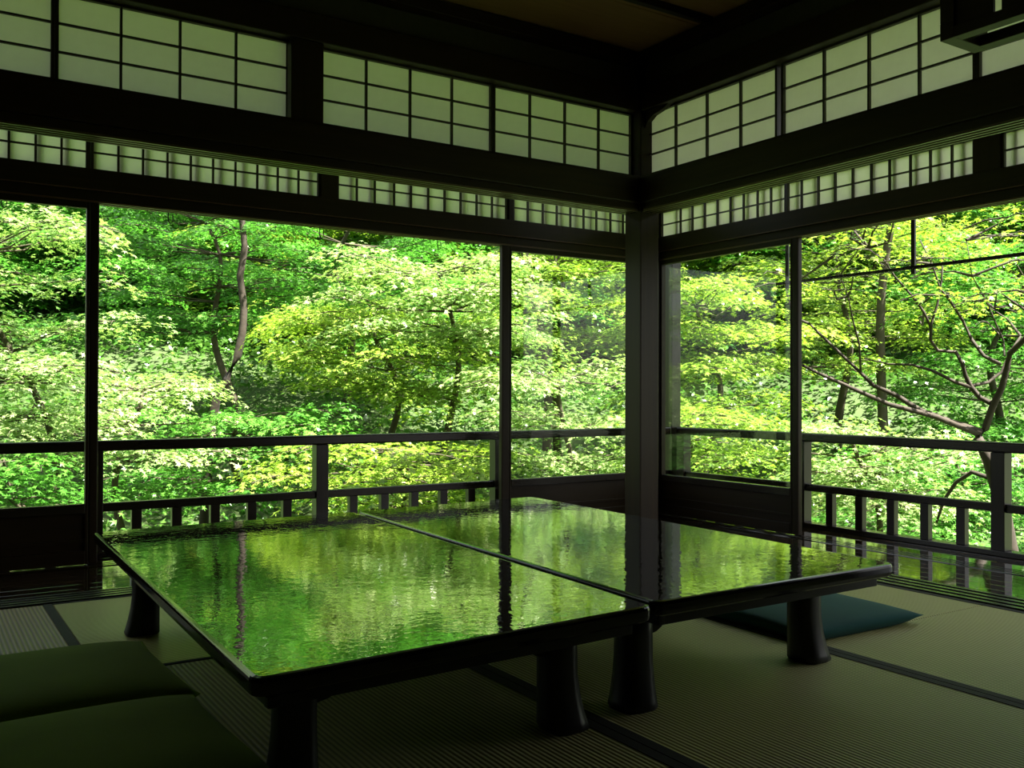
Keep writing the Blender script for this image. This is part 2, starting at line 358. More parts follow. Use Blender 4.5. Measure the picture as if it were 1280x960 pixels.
def small(side, u0, u1, us, label): shoji(side, u0, u1, ZT0, ZT1, NG[side]-.005, us, [ZTM], fr=.01, frz=.006, bw=.0085, bar_d=.012, sag=.0006, label=label)
small('L', -.33, .647, [-.235+.0975*k for k in range(10)], 'low lattice paper window beyond the left end of the veranda')
small('L', .669, 1.673, [.768, .869, .972, 1.073, 1.172, 1.274, 1.376, 1.474, 1.576], 'low lattice paper window left of the wide dark stud')
small('L', 1.780, 2.756, [1.877, 1.974, 2.081, 2.176, 2.276, 2.373, 2.47, 2.569, 2.666], 'low lattice paper window right of the wide dark stud')
small('L', 2.808, 3.795, [2.9, 3.002, 3.099, 3.195, 3.29, 3.384, 3.489, 3.585, 3.69], 'low lattice paper window behind the corner post')
k_ = XG/3.93
small('R', 3.372*k_, OCY0-.012, [v*k_ for v in (4.17, 4.068, 3.966, 3.865, 3.764, 3.665, 3.563, 3.468)], 'low lattice paper window on the right beside the corner post')
small('R', 2.328*k_, 3.350*k_, [v*k_ for v in (3.262, 3.155, 3.052, 2.948, 2.843, 2.743, 2.633, 2.532, 2.427)], 'low lattice paper window on the right, second from the corner')
small('R', 1.20*k_, 2.188*k_, [v*k_ for v in (2.085, 1.98, 1.88, 1.78, 1.68, 1.58, 1.48, 1.38, 1.29)], 'low lattice paper window on the right beyond the wide stud')
wb('L', 'stud', ow_l, 1.683, 1.770, YG-.03, YG+.03, 1.682, 1.838); wb('L', 'stud', ow_l, 2.766, 2.798, YG-.03, YG+.03, 1.682, 1.838)
wb('R', 'stud', ow_r, 2.198*k_, 2.318*k_, XG-.03, XG+.03, 1.682, 1.838)
# weather lattice just outside the small windows (its shadow shows on the paper)
for side, o, ua, ub in (('L', ow_l, -.3, 3.78), ('R', ow_r, 1.2, 4.2)):
    u = ua
    while u < ub:
        wb(side, 'lattice_bar', o, u, u+.022, NG[side]+.010, NG[side]+.022, 1.682, 1.838, m=M['lattice'], bevel=0); u += .107 if side == 'L' else .113

# posts of the outer line
for a, b in ((.658, .694), (2.731, 2.780)):
    o = wb('L', 'post', ow_l, a, b, YG-.016, YG+.016, .007, 1.55, bevel=.006, m=M['wood_z'])
wb('L', 'post', ow_l, -1.32, -1.26, YG-.03, YG+.03, .007, 1.55, bevel=.006, m=M['wood_z'])
wb('R', 'post', ow_r, 3.232, 3.272, XG-.016, XG+.016, .007, 1.55, bevel=.006, m=M['wood_z'])
DOOR = [0]
def glass_door(side, u0, u1, label, st=(.012, .012), head=1.516, gb=.262):
    DOOR[0] += 1; n = NG[side]; uc = (u0+u1)/2
    e = empty(f'door_{DOOR[0]}', (uc, n, .007) if side == 'L' else (n, uc, .007), label, kind='structure')
    wb(side, 'stile', e, u0, u0+st[0], n-.016, n+.016, .007, 1.55, bevel=.002); wb(side, 'stile', e, u1-st[1], u1, n-.016, n+.016, .007, 1.55, bevel=.002)
    a, b = u0+st[0], u1-st[1]
    wb(side, 'top_rail', e, a, b, n-.016, n+.016, head, 1.55, bevel=.002)
    wb(side, 'middle_rail', e, a, b, n-.018, n+.016, gb-.04, gb, bevel=.003, m=M['rail_x' if side == 'L' else 'rail_y'])
    wb(side, 'kickboard', e, a, b, n-.004, n+.006, .065, gb-.04, bevel=0)
    wb(side, 'moulding', e, a, b, n-.012, n-.004, .10, .112, bevel=.001)
    wb(side, 'bottom_rail', e, a, b, n-.018, n+.016, .007, .065, bevel=.003)
    wb(side, 'glass_pane', e, a, b, n-.002, n+.002, gb, head, m=M['glass'], bevel=0)
glass_door('L', -.29, .656, 'glazed sliding door left of the wide open bay')
glass_door('L', -1.24, -.292, 'glazed sliding door at the end of the veranda')
glass_door('L', 2.781, OCX0-.002, 'glazed sliding door between the open bay and the corner')
glass_door('R', 3.273, OCY0-.002, 'glazed sliding door on the right beside the corner', gb=.245)

# ------------------------------------------------------------------ railings
def railing(side, posts, u0, u1, n, label, per=6):
    mu = M['rail_x'] if side == 'L' else M['rail_y']
    um = (u0+u1)/2
    e = empty('veranda_railing', (um, n, -.002) if side == 'L' else (n, um, -.002), label, 'railing')
    wb(side, 'base_rail', e, u0, u1, n-.035, n+.035, -.002, .024, m=mu, bevel=.003)
    wb(side, 'middle_rail', e, u0, u1, n-.02, n+.02, .198, .237, m=mu, bevel=.004)
    wb(side, 'top_rail', e, u0, u1, n-.03, n+.03, .470, .518, m=mu, bevel=.008)
    for p in posts:
        wb(side, 'post', e, p-.0325, p+.0325, n-.032, n+.032, .024, .470, m=M['rail_z'], bevel=.003)
    for a, b in zip(posts, posts[1:]):
        for k in range(1, per):
            u = a+(b-a)*k/per; wb(side, 'baluster', e, u-.022, u+.022, n-.018, n+.018, .024, .198, m=M['rail_z'], bevel=.002)
railing('L', [.717-1.066*2, .717-1.066, .717, 1.783, 2.849, 3.915], -1.9, XR-.05, YR, 'dark wooden balustrade along the left veranda behind the wide open bay')
railing('R', [2.371-1.124*2, 2.371-1.124, 2.371, 3.495, 4.45], -.6, YR-.05, XR, 'dark wooden balustrade on the right veranda with square balusters')
# slim outside post at the railing corner, carries the eave
ep = bx('eave_post', M['rail_z'], None, XR-.045, XR+.03, YR-.03, YR+.06, -.06, 2.46, .004); tag(ep, 'slim square post standing outside the glass at the veranda corner', 'post')

# ------------------------------------------------------------------ ceiling, roof, closed sides
ce = bx('ceiling', M['wood_x'], None, -2.6, 3.3, -2.2, 3.8, ZC+.03, ZC+.06, 0); tag(ce, kind='structure')
y = -2.2
while y < 3.75:
    bx('ceiling_board', M['ceil'], ce, -2.6, 3.28, y+.002, y+.448, ZC+.006, ZC+.03, 0); y += .45
for y in (-1.75, -.85, .05, .95, 1.62, 2.38, 3.1):
    bx('batten', M['wood_x'], ce, -2.6, 3.1, y-.016, y+.016, ZC-.028, ZC+.006, .003)
rf = MB().box(-3.2, 3.4, -2.8, 3.9, 2.9, 3.05).build('roof', M['roof']); tag(rf, kind='structure')
def eave(pts, par):  # sloping slab
    b = MB(); b.v = pts+[(x, y, z+.05) for x, y, z in pts]
    b.f = [(0, 1, 2, 3), (7, 6, 5, 4)]+[(i, 4+i, 4+(i+1) % 4, (i+1) % 4) for i in range(4)]
    return b.build('eave', M['eave'], par)
eave([(-3.2, 3.7, 2.98), (3.3, 3.7, 2.98), (5.2, 5.45, 2.68), (-3.2, 5.45, 2.68)], rf)
eave([(3.2, -2.8, 2.98), (5.2, -2.8, 2.68), (5.2, 5.45, 2.68), (3.2, 3.7, 2.98)], rf)
bx('wall_back', M['plaster'], None, -2.6, 3.3, -2.28, -2.2, -.1, 2.75, 0)['kind'] = 'structure'
bx('wall_end', M['plaster'], None, -2.68, -2.6, -2.2, 3.66, -.1, 2.75, 0)['kind'] = 'structure'
bx('wall_right_light_block', M['plaster'], None, 3.17, 3.23, -2.2, .75, .0, 1.66, 0)['kind'] = 'structure'  # added out of view to cut light from the right opening
bx('wall_left_light_block', M['plaster'], None, -2.6, -.55, 3.67, 3.73, .0, 1.66, 0)['kind'] = 'structure'  # likewise added, holds back light from the left opening
bx('wall_veranda_end', M['plaster'], None, 3.3, 4.3, -2.28, -2.2, -.1, 2.6, 0)['kind'] = 'structure'

# ------------------------------------------------------------------ low tables
def rounded_quad(q, r, k=5):
    out = []; q = [np.array(p, float) for p in q]
    for i in range(4):
        p0, p, p2 = q[i-1], q[i], q[(i+1) % 4]
        d1 = (p0-p)/np.linalg.norm(p0-p); d2 = (p2-p)/np.linalg.norm(p2-p)
        a, b = p+d1*r, p+d2*r
        for j in range(k+1):
            t = j/k; out.append(tuple((1-t)**2*a+2*t*(1-t)*p+t*t*b))
    return out
def inset(q, d):
    c = sum(np.array(p) for p in q)/4; out = []
    for i in range(4):
        p0, p, p2 = [np.array(q[j % 4], float) for j in (i-1, i, i+1)]
        d1 = (p0-p)/np.linalg.norm(p0-p); d2 = (p2-p)/np.linalg.norm(p2-p); out.append(tuple(p+(d1+d2)*d))
    return out
TH = .28
def low_table(q, legs, label, group=None):
    c = sum(np.array(p) for p in q)/4
    e = empty('low_table', (c[0], c[1], 0), label, 'table', group)
    # top: slab with a rounded, slightly raised lip profile
    top = MB(); prof = [(.010, TH-.036), (.002, TH-.031), (0, TH-.022), (0, TH-.009), (.0012, TH-.004), (.003, TH-.0012), (.010, TH)]
    rings = [rounded_quad(inset(q, i), .028-i*.5) for i, z in prof]; k = len(rings[0])
    for (i, z), r in zip(prof, rings): top.v += [(x, y, z) for x, y in r]
    for a in range(len(prof)-1):
        for j in range(k): top.f.append((a*k+j, a*k+(j+1) % k, (a+1)*k+(j+1) % k, (a+1)*k+j))
    top.f.append(tuple(range(k))[::-1]); top.f.append(tuple(range((len(prof)-1)*k, len(prof)*k)))
    tt = top.build('table_top', M['lacquer'], e, org=(c[0], c[1], TH-.036))
    tt.data.materials.append(M['lacquer_rim'])
    for f_ in list(tt.data.polygons)[:-1]: f_.material_index = 1
    qi = inset(q, .035); ap_h = .028
    for i in range(4):
        a, b = np.array(qi[i]), np.array(qi[(i+1) % 4]); d = (b-a)/np.linalg.norm(b-a); nrm = np.array((-d[1], d[0]))*.018
        MB().prism([tuple(a), tuple(b), tuple(b+nrm), tuple(a+nrm)], TH-.036-ap_h, TH-.036).build('apron', M['lacquer_leg'], e, .002)
    for (lx, ly, sx, sy) in legs:
        # leg: rounded square section, flaring outwards towards the foot
        L = MB(); kk = 16; zl = [0, .006, .018, .04, .075, .12, .17, TH-.036]
        for z in zl:
            t = max(0, 1-z/.15); fl_ = .024*t*t; r = .037 if z > 0 else .033
            for j in range(kk):
                a = 2*math.pi*j/kk; cx, cy = math.cos(a), math.sin(a); m_ = (abs(cx)**5+abs(cy)**5)**(-1/5)
                x, y = cx*m_*r, cy*m_*r
                if x*sx > 0: x *= 1+fl_/r
                if y*sy > 0: y *= 1+fl_/r
                L.v.append((lx+x, ly+y, z))
        for a in range(len(zl)-1):
            for j in range(kk): L.f.append((a*kk+j, a*kk+(j+1) % kk, (a+1)*kk+(j+1) % kk, (a+1)*kk+j))
        L.f.append(tuple(range(kk))[::-1]); L.f.append(tuple(range((len(zl)-1)*kk, len(zl)*kk)))
        lg = L.build('leg', M['lacquer_leg'], e, smooth=True, org=(lx, ly, 0))
        # scrolled brackets running along the apron away from the leg
        sil = [(0, 0), (.085, 0), (.085, -.012), (.07, -.026), (.05, -.030), (.046, -.040), (.03, -.046), (0, -.05)]
        for ax in (0, 1):
            s_ = -(sx if ax == 0 else sy); b = MB(); n_ = len(sil)
            for w_ in (-.011, .011):
                for u, z in sil:
                    p = [lx, ly, TH-.036+z*1.65]; p[ax] += s_*(.03+u*1.1); p[1-ax] += w_; b.v.append(tuple(p))
            b.f.append(tuple(range(n_))); b.f.append(tuple(range(n_, 2*n_))[::-1])
            for j in range(n_): b.f.append((j, (j+1) % n_, n_+(j+1) % n_, n_+j)[::-1])
            b.build('bracket', M['lacquer_leg'], lg)
    return e
# corners: near-left, near-right, far-right, far-left
def floor_pt(px, py, z): d = ray(px, py); p = CAM+d*(z-EYE)/d[2]; return (p[0], p[1])
T1 = [floor_pt(317, 850, TH), floor_pt(818, 757, TH), floor_pt(440, 639.5, TH), floor_pt(116, 665, TH)]
T2 = [floor_pt(821, 753, TH), floor_pt(1120, 704, TH), floor_pt(665, 620.5, TH), floor_pt(446, 638.8, TH)]
low_table(T1, [(.605, 1.665, -1, -1), (1.215, 1.685, 1, -1), (1.27, 3.06, 1, 1), (.625, 3.015, -1, 1)], 'black lacquered low table beside the two green cushions, reflecting the leaves')
low_table(T2, [(1.452, 1.705, -1, -1), (2.105, 1.745, 1, -1), (2.14, 3.12, 1, 1), (1.53, 3.08, -1, 1)], 'black lacquered low table with the teal cushion under it, toward the corner post')

# ------------------------------------------------------------------ floor cushions
def cushion(c, sx, sy, h, rot, m, label, group, z0=0., sagx=0.):
    k = 28; b = MB()
    for side in (1, -1):
        for j in range(k+1):
            for i in range(k+1):
                u, v = 2*i/k-1, 2*j/k-1
                u2, v2_ = math.copysign(abs(u)**.8, u), math.copysign(abs(v)**.8, v)
                pinch = 1-.045*(1-abs(u2)**2)*abs(v2_)**6, 1-.045*(1-abs(v2_)**2)*abs(u2)**6   # edges bow in, corners stay pointed
                prof = ((1-abs(u2)**3.2)*(1-abs(v2_)**3.2))**.5
                wr = .03*math.sin(9*u2+2.5*v2_)*abs(u2)**3+.03*math.sin(8*v2_-3*u2)*abs(v2_)**3
                z = (h*.5+side*h*.5*prof*(1+wr*(side > 0)) if side > 0 else h*.5-min(h*.5, h*1.1*prof))
                x, y = u2*sx/2*pinch[1], v2_*sy/2*pinch[0]
                b.v.append((c[0]+x*math.cos(rot)-y*math.sin(rot), c[1]+x*math.sin(rot)+y*math.cos(rot), z0+z))
    n_ = (k+1)**2
    for s_ in (0, 1):
        for j in range(k):
            for i in range(k):
                q = (s_*n_+j*(k+1)+i, s_*n_+j*(k+1)+i+1, s_*n_+(j+1)*(k+1)+i+1, s_*n_+(j+1)*(k+1)+i); b.f.append(q if s_ == 0 else q[::-1])
    o = b.build('floor_cushion', m, None, smooth=True, org=(c[0], c[1], z0))
    me = o.data; bm = bmesh.new(); bm.from_mesh(me); bmesh.ops.remove_doubles(bm, verts=bm.verts, dist=.0004); bm.to_mesh(me); bm.free()
    return tag(o, label, 'cushion', group)
cushion((.27, 2.47), .60, .55, .085, .03, M['green_cloth'], 'green square floor cushion lying by the table leg, towards the veranda', None)
cushion((.26, 1.88), .62, .60, .095, .04, M['green_cloth'], 'green square floor cushion beside the table corner, away from the veranda', None)
cushion((2.49, 2.10), .54, .58, .055, -.02, M['teal_cloth'], 'dark teal floor cushion tucked half under the table', None)

# ------------------------------------------------------------------ hanging lantern
lx0, lx1, ly1, ly0, lz0, lz1 = 2.487, 2.66, 1.577, 1.17, 1.75, 2.10
la = empty('pendant_lantern', ((lx0+lx1)/2, (ly0+ly1)/2, lz0), 'dark wooden box lantern hanging before the right-hand paper windows', 'lantern')
W = .042
for nm, a in (('bottom_frame', (lx0, lx1, ly1-W, ly1, lz0, lz0+.05)), ('bottom_frame', (lx0, lx1, ly0, ly0+W, lz0, lz0+.05)), ('bottom_frame', (lx0, lx0+W, ly0+W, ly1-W, lz0, lz0+.032)), ('bottom_frame', (lx1-W, lx1, ly0+W, ly1-W, lz0, lz0+.032)),
              ('top_frame', (lx0, lx1, ly1-W, ly1, lz1-.05, lz1)), ('top_frame', (lx0, lx1, ly0, ly0+W, lz1-.05, lz1)), ('top_frame', (lx0, lx0+W, ly0+W, ly1-W, lz1-.05, lz1)), ('top_frame', (lx1-W, lx1, ly0+W, ly1-W, lz1-.05, lz1)),
              ('lid', (lx0-.03, lx1+.03, ly0-.03, ly1+.03, lz1, lz1+.02)),
              ('end_panel', (lx0+W, lx1-W, ly1-.02, ly1-.008, lz0+.05, lz1-.05)), ('end_panel', (lx0+W, lx1-W, ly0+.008, ly0+.02, lz0+.05, lz1-.05)),
              ('side_panel', (lx0+.008, lx0+.02, 1.425, ly1-W, lz0+.032, lz1-.05)), ('side_panel', (lx0+.008, lx0+.02, ly0+W, 1.402, lz0+.032, lz1-.05))):
    bx(nm, M['wood_y'], la, *a, .002)
for x in (lx0, lx1-W):
    for y in (ly0, ly1-W): bx('corner_bar', M['wood_z'], la, x, x+W, y, y+W, lz0+.05, lz1-.05, .002)
MB().tube([((lx0+lx1)/2, (ly0+ly1)/2, lz1+.02), ((lx0+lx1)/2, (ly0+ly1)/2, ZC-.0)], .006, 8).build('cord', M['iron'], la)

# small things along the outer lintel
def hook(side, u, label, grp):
    n = NG[side]+.06 if side == 'L' else NG[side]+.06
    def P_(du, z): return (u+du, n, z) if side == 'L' else (n, u+du, z)
    pts = [P_(-.010, 1.556), P_(-.010, 1.515), P_(-.006, 1.502), P_(0, 1.499), P_(.006, 1.502), P_(.010, 1.515), P_(.010, 1.540)]
    o = MB().tube(pts, .0026, 6).build('blind_hook', M['iron'], None, smooth=True)
    wb(side, 'plate', o, u-.016, u-.004, n-.012, n-.002, 1.552, 1.575, m=M['iron'], bevel=.001)
    return tag(o, label, 'hook', grp)
for px in (213, 402, 549):
    d = ray(px, 290); hook('L', d[0]*(YG+.06)/d[1], 'small black iron hook hanging from the lintel of the wide open bay', 'iron hooks on the lintel')
d = ray(5, 260); hook('L', d[0]*(YG+.06)/d[1], 'small black iron hook seen above the left glazed door', None)
d = ray(1180, 270); hook('R', d[1]*(XG+.06)/d[0], 'small black iron hook hanging from the lintel of the right bay', None)
hp = empty('blind_pole', (4.40, 2.9, 1.40), 'thin dark pole hung level under the eave outside the right bay', 'pole')
wb('R', 'pole', hp, 1.2, 3.85, 4.39, 4.408, 1.385, 1.403, m=M['rail_y'], bevel=.003)
for u in (2.945, 3.775, 1.6): wb('R', 'hanger', hp, u-.011, u+.011, 4.40, 4.414, 1.36, 2.66, m=M['rail_z'], bevel=.002)

# ------------------------------------------------------------------ garden: terrain
def hgt(x, y):
    s = .545*x+.839*y; t = .839*x-.545*y
    z = -2.4+.46*np.clip(s-7.0, 0, None)-.004*np.clip(s-7, 0, 40)**2
    return z+.35*np.sin(.5*x+1.3)*np.sin(.43*y)+.15*np.sin(1.7*x+.5*y)-.7*np.exp(-((t-2)/2.5)**2)*np.clip((s-7)/6, 0, 1)
nx = 90; xs = np.linspace(-28, 44, nx); ys = np.linspace(-18, 54, nx)
gx, gy = np.meshgrid(xs, ys); gz = hgt(gx, gy)
g = MB(); g.v = np.stack([gx.ravel(), gy.ravel(), gz.ravel()], 1).tolist()
# leave the house footprint flat and low
g.v = [(x, y, min(z, -2.2) if (x < 5 and y < 5.5) else z) for x, y, z in g.v]
g.f = [(j*nx+i, j*nx+i+1, (j+1)*nx+i+1, (j+1)*nx+i) for j in range(nx-1) for i in range(nx-1)]
gr = g.build('ground', M['moss'], None, smooth=True, org=(0, 0, 0)); tag(gr, 'mossy hillside rising beyond the house', kind='structure')
bm_ = bx('house_base', M['plaster'], None, -2.6, 4.1, -2.2, 4.45, -3.2, -.141, 0); tag(bm_, kind='structure')

# ------------------------------------------------------------------ garden: leaves
def leaf_template():
    ang = [math.radians(a) for a in (-104, -54, 0, 54, 104)]; ln = [.60, .92, 1.05, .92, .60]
    na = [math.radians(a) for a in (-150, -78, -27, 27, 78, 150)]; nr = [.20, .30, .36, .36, .30, .20]
    v = [(r*math.cos(a), r*math.sin(a), 0) for a, r in zip(na, nr)]+[(r*math.cos(a), r*math.sin(a), -.16*r) for a, r in zip(ang, ln)]
    f = [(i, 6+i, i+1) for i in range(5)]+[(0, 1, 2), (0, 2, 3), (0, 3, 4), (0, 4, 5)]
    return np.array(v), np.array(f)
def leaf_simple():
    v = [(-.25, -.2, 0), (.1, -.75, -.1), (.28, -.22, 0), (1.0, 0, -.15), (.28, .22, 0), (.1, .75, -.1), (-.25, .2, 0)]
    return np.array(v), np.array([(0, 1, 2), (2, 3, 4), (4, 5, 6), (0, 2, 4), (0, 4, 6)])
LT, LS = leaf_template(), leaf_simple()
def leaves(name, cen, nrm, size, tint, m, parent, tpl=LT, org=(0, 0, 0)):
    V, Fc = tpl; n_ = len(cen); kv, kf = len(V), len(Fc)
    nrm = nrm/np.linalg.norm(nrm, axis=1, keepdims=True)
    a = rng.normal(size=(n_, 3)); a -= (a*nrm).sum(1, keepdims=True)*nrm; a /= np.linalg.norm(a, axis=1, keepdims=True); b = np.cross(nrm, a)
    P_ = cen[:, None, :]+size[:, None, None]*(V[None, :, 0, None]*a[:, None]+V[None, :, 1, None]*b[:, None]+V[None, :, 2, None]*nrm[:, None])
    P_ = P_.reshape(-1, 3)-np.array(org)
    idx = (np.arange(n_)[:, None, None]*kv+Fc[None]).reshape(-1)
    me = bpy.data.meshes.new(name); me.vertices.add(n_*kv); me.vertices.foreach_set('co', P_.ravel().astype(np.float32))
    nf = n_*kf; me.loops.add(nf*3); me.loops.foreach_set('vertex_index', idx.astype(np.int32))
    me.polygons.add(nf); me.polygons.foreach_set('loop_start', np.arange(0, nf*3, 3, dtype=np.int32)); me.polygons.foreach_set('loop_total', np.full(nf, 3, dtype=np.int32))
    at = me.attributes.new('tint', 'FLOAT', 'POINT'); at.data.foreach_set('value', np.repeat(tint, kv).astype(np.float32))
    me.update(calc_edges=True)
    return link(name, me, m, parent, org)
def pads(cens, radii, per_m2, size, flat=.24):
    """layered maple sprays: discs of leaves, drooping at the rim"""
    C_, N_, S_, T_ = [], [], [], []
    for c, r in zip(cens, radii):
        k = max(12, int(per_m2*math.pi*r*r)); th = rng.uniform(0, 2*math.pi, k); q = np.sqrt(rng.uniform(0, 1, k))*(1+.18*np.sin(th*3+rng.uniform(0, 6))+.10*np.sin(th*7+rng.uniform(0, 6)))
        tl = rng.normal(0, .12, 2); x, y = r*q*np.cos(th), r*q*np.sin(th)
        z = tl[0]*x+tl[1]*y-.24*r*q**2.2+rng.normal(0, .028, k)
        C_.append(np.stack([x, y, z], 1)+c)
        n_ = np.stack([.45*q*np.cos(th), .45*q*np.sin(th), np.ones(k)], 1)+rng.normal(0, flat, (k, 3)); N_.append(n_)
        S_.append(size*rng.uniform(.75, 1.25, k)); T_.append(np.clip(rng.normal(.5, .16)+rng.normal(0, .22, k), 0, 1))
    return np.concatenate(C_), np.concatenate(N_), np.concatenate(S_), np.concatenate(T_)
NLEAF = 0
def maple(px, py, depth, wpx, hpx, npad, m, label, bark='bark', size=.042, per=330, tpl=LT, group=None, trunk=None, branch_pts=(), rpad=(.32, .60), lean=0., tr_r=.075):
    """crown centred on pixel (px,py) at the given distance, half sizes in pixels"""
    global NLEAF
    c = at_depth(px, py, depth); rx, rz = wpx*depth/F_PX, hpx*depth/F_PX
    base = c+rt*(lean*rx if trunk is None else 0); base = np.array([base[0], base[1], 0])+np.array([fw[0], fw[1], 0])*.4
    if trunk is not None: base = np.array(trunk[0], float)
    base[2] = float(hgt(base[0], base[1]))-.1
    e = empty('maple_tree', tuple(base), label, 'tree', group)
    cens = []; rad = []
    for i in range(npad):
        a, bb, z = rng.uniform(-1, 1, 3); nl = max(3, round(2*rz/.40)); z = ((i % nl)+.5)/nl*2-1+rng.normal(0, .05/rz)
        q = math.sqrt(max(.05, 1-.55*z*z))
        p = c+rt*(a*rx*q)+np.array([fw[0], fw[1], 0])*(bb*min(rx, 1.9)*q*.8)+np.array([0, 0, z*rz]); cens.append(p); rad.append(rng.uniform(*rpad)*(depth/9)**.5)
    tb = MB()
    if trunk is None:
        tp = c+np.array([0, 0, rz*.55]); ln = np.linalg.norm(tp-base); r0 = .06*(depth/9)**.5
        ph = rng.uniform(0, 6.28, 4); am = .055*ln; fine = []
        for s in np.linspace(0, 1, 18):
            off = am*(np.sin(3.3*s*math.pi/1.2+ph[0])*s+.35*np.sin(9*s+ph[1])*s)*rt+am*.7*np.sin(5*s+ph[2])*s*np.array([fw[0], fw[1], 0])
            fine.append(base+(tp-base)*s+off)
        rr = np.linspace(r0, r0*.28, len(fine)); tb.tube(fine, list(rr), 7); tline = fine
    else:
        tb.tube([base]+[np.array(p) for p in trunk[1:]], list(np.linspace(tr_r, tr_r*.45, len(trunk))), 8); tline = [np.array(p) for p in trunk[1:]]
    tr_o = tb.build('trunk', M[bark], e, smooth=True, org=tuple(base))
    bb_ = MB()
    for pts, r0, r1 in branch_pts: bb_.tube(pts, list(np.linspace(r0, r1, len(pts))), 6); tline = tline+[np.array(p) for p in pts[1:]]
    for p, r in zip(cens, rad):
        d = [np.linalg.norm((q-p)*np.array([1, 1, 1.3]))+(.8 if q[2] > p[2] else 0) for q in tline]; q = tline[int(np.argmin(d))]
        mid = (q+p)/2+np.array([0, 0, -.05*np.linalg.norm(p-q)])+rng.normal(0, .05, 3)
        p2 = p-np.array([0, 0, .03]); bb_.tube([q, q*.55+mid*.45, mid, p2*.6+mid*.4, p2], [.011, .009, .007, .005, .003], 5, cap=False)
        for _ in range(3):
            a = rng.uniform(0, 6.28); tip = p2+np.array([math.cos(a)*r*.8, math.sin(a)*r*.8, -.12*r]); bb_.tube([p2, (p2+tip)/2+np.array([0, 0, .02]), tip], [.005, .004, .0025], 4, cap=False)
    bb_.build('branches', M[bark], e, smooth=True, org=tuple(base))['kind'] = 'stuff'
    C_, N_, S_, T_ = pads(cens, rad, per, size*(depth/9)**.35); NLEAF += len(C_)
    # nothing grows into the house
    keep = ~((C_[:, 0] < XR+.35) & (C_[:, 1] < YR+.45)); C_, N_, S_, T_ = C_[keep], N_[keep], S_[keep], T_[keep]
    tag(leaves('foliage', C_, N_, S_, T_, m, e, tpl, tuple(base)), kind='stuff')
    return e
G = 'maples on the hillside beyond the veranda'
GL, PL, YL_, UL = M['leaf_green'], M['leaf_pale'], M['leaf_yellow'], M['leaf_under']
maple(20, 400, 7.2, 130, 150, 46, PL, 'pale maple crown filling the view through the left glazed door', size=.040)
maple(150, 520, 8.0, 120, 60, 26, PL, 'low pale maple spray just right of the left glazed door', size=.040)
maple(30, 590, 6.6, 90, 50, 14, GL, 'fresh green maple sapling low behind the left glazed door', size=.045)
maple(250, 330, 11.5, 170, 90, 52, GL, 'deep green maple with a twisting trunk standing in the wide bay', lean=.3)
maple(300, 560, 9.0, 180, 60, 42, GL, 'low green maple behind the balustrade of the wide bay')
maple(480, 440, 9.6, 140, 60, 40, YL_, 'yellow-green maple with an arched crown near the slim post')
maple(560, 370, 9.3, 130, 55, 34, PL, 'whitish sunlit maple spreading left of the slim post', size=.040)
maple(500, 590, 8.2, 150, 50, 34, YL_, 'low yellow-green maple behind the balustrade near the slim post')
maple(700, 380, 11.0, 110, 100, 38, YL_, 'yellow-green maple behind the glazed door by the corner')
maple(710, 520, 8.6, 100, 80, 34, PL, 'pale low maple behind the glazed door by the corner', size=.040)
maple(430, 320, 13.0, 160, 80, 44, GL, 'green maple high on the slope behind the arched crown')
maple(890, 430, 10.0, 110, 90, 44, YL_, 'airy yellow-green maple behind the right glazed door')
maple(880, 560, 7.8, 100, 60, 28, YL_, 'yellow-green low maple behind the right glazed door', size=.040)
maple(1090, 580, 7.6, 120, 55, 34, PL, 'pale layered maple spray behind the right balustrade', size=.040)
maple(1190, 610, 9.0, 140, 60, 40, GL, 'green maple low behind the right balustrade')
maple(1060, 360, 12.0, 160, 110, 56, YL_, 'sunlit yellow-green maple behind the forked trunk')
maple(1260, 420, 11.5, 140, 130, 56, GL, 'green maple on the slope right of the forked trunk')
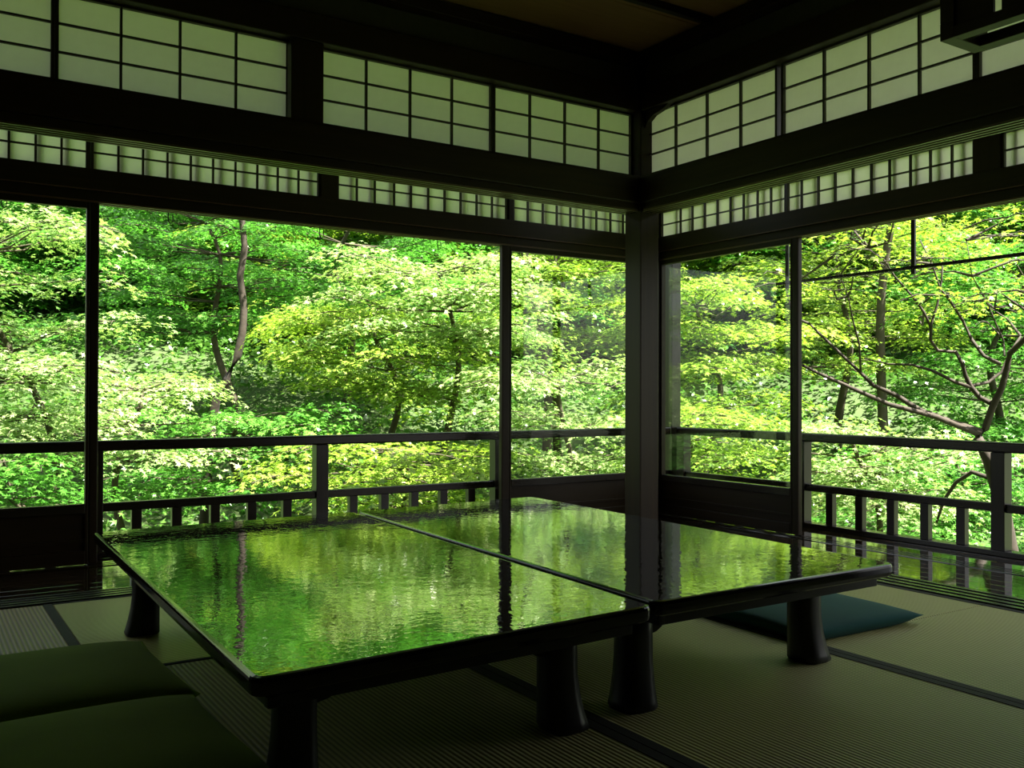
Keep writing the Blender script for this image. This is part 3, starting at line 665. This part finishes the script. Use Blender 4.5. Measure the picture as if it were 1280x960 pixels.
# the near maple with the dark forked trunk outside the right bay
D0 = 6.4
def P3(px, py, d=D0): return at_depth(px, py, d)
def path(*q): return [P3(*a) for a in q]
bp_ = floor_pt(1300, 900, -2.4)
trunk = [P3(1275, 760), P3(1262, 690), P3(1250, 620), P3(1236, 575), P3(1222, 547)]
br = [(path((1222, 547), (1232, 535, 6.4), (1240, 510, 6.35), (1252, 485, 6.3), (1259, 460, 6.25), (1262, 442, 6.2), (1280, 425, 6.1), (1300, 400, 6.0)), .030, .016),
      (path((1226, 540), (1190, 528, 6.4), (1150, 513, 6.45), (1120, 494, 6.5), (1092, 482, 6.5), (1075, 465, 6.55), (1040, 432, 6.6), (1012, 405, 6.65)), .026, .008),
      (path((1222, 542), (1170, 521, 6.3), (1110, 505, 6.2), (1060, 483, 6.15), (1020, 465, 6.1), (990, 450, 6.1)), .022, .008),
      (path((1241, 505, 6.35), (1225, 497), (1214, 484), (1207, 470), (1203, 455), (1195, 440), (1172, 438, 6.5), (1163, 425), (1164, 405), (1172, 380), (1177, 350), (1179, 315)), .020, .006),
      (path((1214, 484), (1195, 478), (1165, 463, 6.5), (1140, 456, 6.5), (1110, 455, 6.6), (1080, 448, 6.7)), .016, .005),
      (path((1164, 410), (1155, 390), (1140, 370), (1118, 345), (1105, 325), (1085, 310)), .010, .004),
      (path((1216, 482), (1235, 478, 6.5), (1252, 465, 6.5), (1262, 442, 6.5), (1276, 420, 6.5)), .013, .008),
      (path((1250, 455, 6.3), (1230, 445, 6.25), (1215, 425), (1203, 400), (1190, 380), (1175, 360), (1165, 330), (1150, 300)), .014, .004),
      (path((1076, 466, 6.55), (1074, 430), (1066, 400), (1060, 370), (1050, 345), (1045, 318)), .008, .003),
      (path((1256, 445, 6.3), (1254, 425), (1245, 405), (1235, 380), (1215, 345), (1208, 300)), .008, .003),
      (path((1245, 600), (1215, 590, 6.6), (1195, 603, 6.7), (1180, 625, 6.8), (1170, 655, 6.9)), .018, .010)]
maple(1150, 330, D0+.2, 170, 70, 26, YL_, 'near maple with a dark forked trunk and bare lower limbs outside the right bay', 'bark_dark', size=.04, per=170, trunk=[(bp_[0], bp_[1], -2.5)]+trunk, branch_pts=br, rpad=(.25, .45))
# tall maples with unseen crowns added above the lintel to shade the hollows
_b = at_depth(250, 660, 10.2)
maple(290, -60, 10.2, 190, 70, 46, GL, 'tall maple whose slender bent trunk stands in the wide bay, unseen crown added above the lintel for shade',
      trunk=[tuple(_b)]+[at_depth(x, y, 10.2) for x, y in ((262, 560), (270, 500), (283, 474), (297, 445), (303, 415), (305, 385), (300, 345), (306, 310), (302, 270), (288, 200), (295, 110), (290, 20), (296, -70))], tr_r=.055, bark='bark_dark')
maple(680, -70, 10.6, 170, 70, 40, GL, 'tall maple rising behind the glazed corner door, added with its unseen crown to shade the slope')
maple(1120, -90, 11.0, 190, 70, 44, GL, 'tall maple rising behind the right bay, added with its unseen crown to shade the slope')
# trees higher on the slope close the view
for px, d, h_, m in ((-120, 16, 90, GL), (60, 17, 110, GL), (240, 18, 120, GL), (420, 18, 130, YL_), (590, 17, 130, GL), (760, 18, 130, YL_), (930, 18, 130, GL), (1100, 18, 130, YL_), (1270, 17, 130, GL), (1430, 17, 120, YL_)):
    maple(px, 310, d, 150, h_, 58, m, f"tall {'yellow-green' if m is YL_ else 'deep green'} maple standing in the back row up the hillside", group=G, size=.065, per=150, tpl=LS, rpad=(.5, .9))
for px, d, m in ((-40, 23, GL), (190, 24, YL_), (420, 24, GL), (650, 24, GL), (880, 24, YL_), (1110, 24, GL), (1340, 23, GL)):
    maple(px, 190, d, 190, 120, 70, m, f"taller {'yellow-green' if m is YL_ else 'deep green'} maple rising behind the back row of the hillside", group='maples at the top of the hillside', size=.09, per=75, tpl=LS, rpad=(.7, 1.2))
# undergrowth covering the slope
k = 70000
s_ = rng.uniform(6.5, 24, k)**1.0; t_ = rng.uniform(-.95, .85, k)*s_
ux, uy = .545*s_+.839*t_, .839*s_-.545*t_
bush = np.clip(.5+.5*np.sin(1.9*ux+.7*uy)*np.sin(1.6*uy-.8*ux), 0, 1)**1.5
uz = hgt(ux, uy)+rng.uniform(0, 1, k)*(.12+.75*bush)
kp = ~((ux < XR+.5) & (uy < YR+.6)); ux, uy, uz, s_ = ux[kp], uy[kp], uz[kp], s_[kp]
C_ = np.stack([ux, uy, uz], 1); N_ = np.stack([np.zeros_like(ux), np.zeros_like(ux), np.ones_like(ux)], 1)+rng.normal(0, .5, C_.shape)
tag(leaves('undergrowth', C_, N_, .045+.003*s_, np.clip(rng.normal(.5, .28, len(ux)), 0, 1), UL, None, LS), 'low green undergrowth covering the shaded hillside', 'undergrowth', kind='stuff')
print('LEAVES', NLEAF, 'TRIS', sum(len(o.data.polygons) for o in bpy.data.objects if o.type == 'MESH'))
